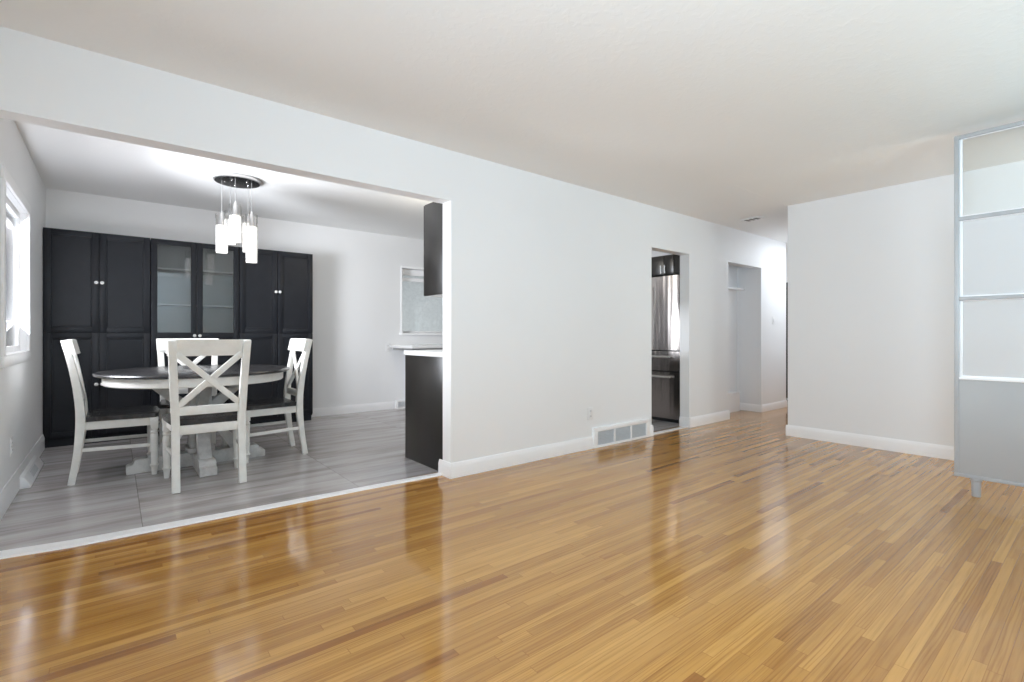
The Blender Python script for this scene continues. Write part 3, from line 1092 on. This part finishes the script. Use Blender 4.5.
def fdoor(y0, y1, z0, z1, name='door'):
    n = 10
    b = bmesh.new()
    A, B = [], []
    for i in range(n + 1):
        u = i / n
        y = y0 + (y1 - y0) * u
        xx = 0.012 * (2 * u - 1) ** 2
        if i in (0, n):
            xx += 0.010
        A.append((b.verts.new((xx, y, z0)), b.verts.new((xx, y, z1))))
        B.append((b.verts.new((0.082, y, z0)), b.verts.new((0.082, y, z1))))
    for i in range(n):
        b.faces.new((A[i][0], A[i][1], A[i + 1][1], A[i + 1][0]))
        b.faces.new((B[i][0], B[i + 1][0], B[i + 1][1], B[i][1]))
        b.faces.new((A[i][1], B[i][1], B[i + 1][1], A[i + 1][1]))
        b.faces.new((A[i][0], A[i + 1][0], B[i + 1][0], B[i][0]))
    for i in (0, n):
        b.faces.new((A[i][0], B[i][0], B[i][1], A[i][1]))
    bmesh.ops.recalc_face_normals(b, faces=b.faces)
    m = MB()
    m._merge(b)
    return m.build(name, M['steel'], fr)


def bar_handle(par, p0, p1, axis):
    h = MB().tube(p0, p1, 0.011, 14)
    for p in (p0, p1):
        v = Vector(p)
        off = Vector((0, 0.03, 0)) if axis == 'y' else Vector((0, 0, 0.03))
        v = v + (off if p is p0 else -off)
        h.tube(v, v + Vector((0.06, 0, 0)), 0.008, 10)
    h.build('handle', M['nickel'], par)


mid = fd / 2
d = fdoor(0.003, mid - 0.003, 0.872, 1.772)
bar_handle(d, (-0.045, mid - 0.045, 0.93), (-0.045, mid - 0.045, 1.66), 'z')
d = fdoor(mid + 0.003, fd - 0.003, 0.872, 1.772)
bar_handle(d, (-0.045, mid + 0.045, 0.93), (-0.045, mid + 0.045, 1.66), 'z')
d = fdoor(0.003, fd - 0.003, 0.622, 0.858, 'drawer')
bar_handle(d, (-0.045, 0.10, 0.792), (-0.045, fd - 0.10, 0.792), 'y')
d = fdoor(0.003, fd - 0.003, 0.045, 0.606, 'drawer')
bar_handle(d, (-0.045, 0.10, 0.551), (-0.045, fd - 0.10, 0.551), 'y')
# cabinet over the refrigerator
kc = thing('wall_cabinet', 'dark cabinet with two bar handles above the stainless refrigerator', 'cabinet', (FX + 0.02, 3.375, 1.795))
MB().box(0.02, 0.70, 0.0, 0.80, 0, 0.235, 0.002).build('carcass', M['black_panel'], kc)
MB().box(0.0, 0.70, -0.14, -0.01, 0.0, 0.20, 0.002).build('side_filler', M['black_panel'], kc)
for (a, bb, hy) in ((0.002, 0.135, 0.11), (0.139, 0.46, 0.165)):
    d = MB().box(0, 0.02, a, bb, 0.003, 0.232, 0.002).build('door', M['black_panel'], kc)
    h = MB().tube((-0.025, hy, 0.01), (-0.025, hy, 0.11), 0.006, 10)
    h.tube((-0.025, hy, 0.025), (0.0, hy, 0.025), 0.004, 8).tube((-0.025, hy, 0.095), (0.0, hy, 0.095), 0.004, 8)
    h.build('handle', M['nickel'], d)

# ------------------------------------------------------------------ room divider on the right
DVX = 4.35
rd = thing('room_divider', 'pale grey metal-framed room divider with glass panes over a grey panel', 'divider', (DVX, 0.699, 0))
LD = 1.80
TOPZ = 2.375
f = MB()
f.box(0.0, 0.045, -0.024, 0.0, 0.12, TOPZ, 0.002).box(0.0, 0.045, -LD, -LD + 0.024, 0.12, TOPZ, 0.002)
for z in (TOPZ - 0.012, 1.822, 1.293):
    f.box(0.0, 0.045, -LD + 0.024, -0.024, z - 0.012, z + 0.012, 0.002)
f.build('frame', M['grey_metal'], rd)
l = MB().box(-0.003, 0.05, -LD + 0.024, -0.024, 0.760, 0.776, 0.002)
l.build('ledge', M['trim'], rd)
# white beads that hold the panes
for (z0, z1) in ((1.834, TOPZ - 0.024), (1.305, 1.810), (0.776, 1.281)):
    bd = MB()
    y0, y1 = -LD + 0.024, -0.024
    bd.box(0.014, 0.034, y1 - 0.016, y1, z0, z1, 0.002).box(0.014, 0.034, y0, y0 + 0.016, z0, z1, 0.002)
    bd.box(0.014, 0.034, y0 + 0.016, y1 - 0.016, z0, z0 + 0.010, 0.002)
    bd.box(0.014, 0.034, y0 + 0.016, y1 - 0.016, z1 - 0.006, z1, 0.002)
    bd.build('bead', M['trim'], rd)
    pn = MB().box(0.022, 0.027, y0 + 0.012, y1 - 0.012, z0 + 0.006, z1 - 0.004)
    pn.build('glass_pane', M['pane'] if z0 > 1.8 else M['frost'], rd, smooth=False)
pn = MB().box(0.006, 0.040, -LD + 0.022, -0.022, 0.138, 0.760, 0.002).build('lower_panel', M['grey_panel'], rd)
MB().box(-0.002, 0.048, -LD, 0.0, 0.118, 0.138, 0.002).build('bottom_rail', M['grey_metal'], rd)
for y in (-0.105, -LD + 0.10):
    lg = MB().lathe([(0.0, 0.0), (0.021, 0.0), (0.023, 0.006), (0.025, 0.100), (0.031, 0.106), (0.031, 0.118), (0.0, 0.118)], 20, Matrix.Translation((0.023, y, 0)), cap=False)
    lo_ = lg.build('leg', M['grey_metal'], rd)
    lo_['label'] = 'satin metal leg'


# ------------------------------------------------------------------ small wall fittings
def outlet(loc, rz, label, switch=False):
    """plate lies in local XZ facing -Y"""
    t = thing('light_switch' if switch else 'wall_outlet', label, 'switch' if switch else 'outlet', loc, rz)
    MB().box(-0.036, 0.036, -0.006, 0, -0.058, 0.058, 0.003).build('plate', M['plastic'], t)
    if switch:
        MB().box(-0.010, 0.010, -0.012, -0.005, -0.022, 0.022, 0.002).build('toggle', M['plastic'], t)
    else:
        for z in (-0.024, 0.024):
            r = MB().box(-0.017, 0.017, -0.009, -0.005, z - 0.017, z + 0.017, 0.003).build('receptacle', M['plastic'], t)
            MB().box(-0.008, -0.005, -0.0096, -0.008, z - 0.004, z + 0.008).box(0.005, 0.008, -0.0096, -0.008, z - 0.004, z + 0.008).build('slot', M['slot'], r)
    return t


outlet((3.430, YA, 0.325), 0, 'white wall outlet on the partition wall, just above the return air grille')
outlet((3.024, YF, 0.878), 0, 'white wall outlet on the far wall left of the worktop end')
outlet((LX, 4.485, 0.335), R(90), 'white wall outlet low on the left wall under the dining window')
outlet((7.25, YA, 1.265), 0, 'white light switch on the bright hall wall past the closet', True)

# return air grille at the foot of the partition
ga = thing('return_air_grille', 'white return air grille with three grey louvre panels at floor level', 'vent', (3.46, YA, 0))
gw, gh = 0.858, 0.188
g = MB().box(0, gw, -0.024, 0, 0, 0.022, 0.003).box(0, gw, -0.024, 0, 0.150, gh, 0.004)
g.box(0, 0.055, -0.024, 0, 0.022, 0.150, 0.003).box(gw - 0.055, gw, -0.024, 0, 0.022, 0.150, 0.003)
pw = (gw - 0.11 - 2 * 0.018) / 3
for k in (1, 2):
    x = 0.055 + k * pw + (k - 1) * 0.018
    g.box(x, x + 0.018, -0.024, 0, 0.022, 0.150, 0.002)
g.build('frame', M['trim'], ga)
for k in range(3):
    x = 0.055 + k * (pw + 0.018)
    lv = MB().box(x, x + pw, -0.006, -0.002, 0.022, 0.150)
    for i in range(9):
        z = 0.029 + i * 0.0142
        lv.bar((x, -0.013, z), (x + pw, -0.013, z), 0.015, 0.002, (0, -0.55, 1))
    lv.build('louvre_panel', M['grille'], ga, smooth=False)

# register at the foot of the left wall
rg = thing('baseboard_register', 'white baseboard heat register on the left wall below the window', 'vent', (LX + 0.016, 4.72, 0))
rl = 0.78
MB().prism([(0, 0), (0.055, 0), (0.055, 0.018), (0.022, 0.078), (0, 0.088)], 0, rl, 'y', 0.003).build('housing', M['trim'], rg)
lv = MB()
n = Vector((0.060, 0, 0.033)).normalized()
for i in range(7):
    f = 0.22 + i * 0.095
    c = Vector((0.055 - 0.033 * f, 0, 0.018 + 0.060 * f)) + n * 0.001
    lv.bar(c + Vector((0, 0.22, 0)), c + Vector((0, 0.50, 0)), 0.004, 0.004, (0, 0, 1))
lv.build('louvre', M['grille'], rg, smooth=False)
# small register on far wall by the base cabinet
r2 = thing('baseboard_register', 'small white register at the foot of the far wall, left of the black end panel', 'vent', (3.13, YF, 0))
MB().box(0, 0.22, -0.06, 0, 0, 0.018, 0.004).box(0, 0.03, -0.05, 0, 0.018, 0.12, 0.003).box(0.03, 0.22, -0.035, 0, 0.095, 0.12, 0.003).box(0.03, 0.22, -0.012, 0, 0.018, 0.095).build('housing', M['trim'], r2)
lv = MB()
for i in range(4):
    z = 0.035 + i * 0.016
    lv.bar((0.03, -0.025, z), (0.22, -0.025, z), 0.012, 0.003, (0, -0.6, 1))
lv.build('louvre', M['grille'], r2, smooth=False)

# small ceiling vent in the hall mouth
cv = thing('ceiling_vent', 'small white vent with dark slots on the ceiling at the hall mouth', 'vent', (5.76, 2.69, HC), R(-10))
MB().box(-0.055, 0.055, -0.115, 0.115, -0.016, 0, 0.004).build('housing', M['plastic'], cv)
sl = MB()
for y in (-0.062, -0.005, 0.052):
    sl.box(-0.052, 0.035, y - 0.018, y + 0.018, -0.0175, -0.015)
sl.build('slot', M['slot'], cv, smooth=False)

# closet shelf
sh = MB().box(CX0, CX1, 3.32, 3.43, 1.685, 1.705, 0.002).build('closet_shelf', M['trim'])
sh['label'] = 'white shelf high up inside the hall closet'
sh['category'] = 'shelf'
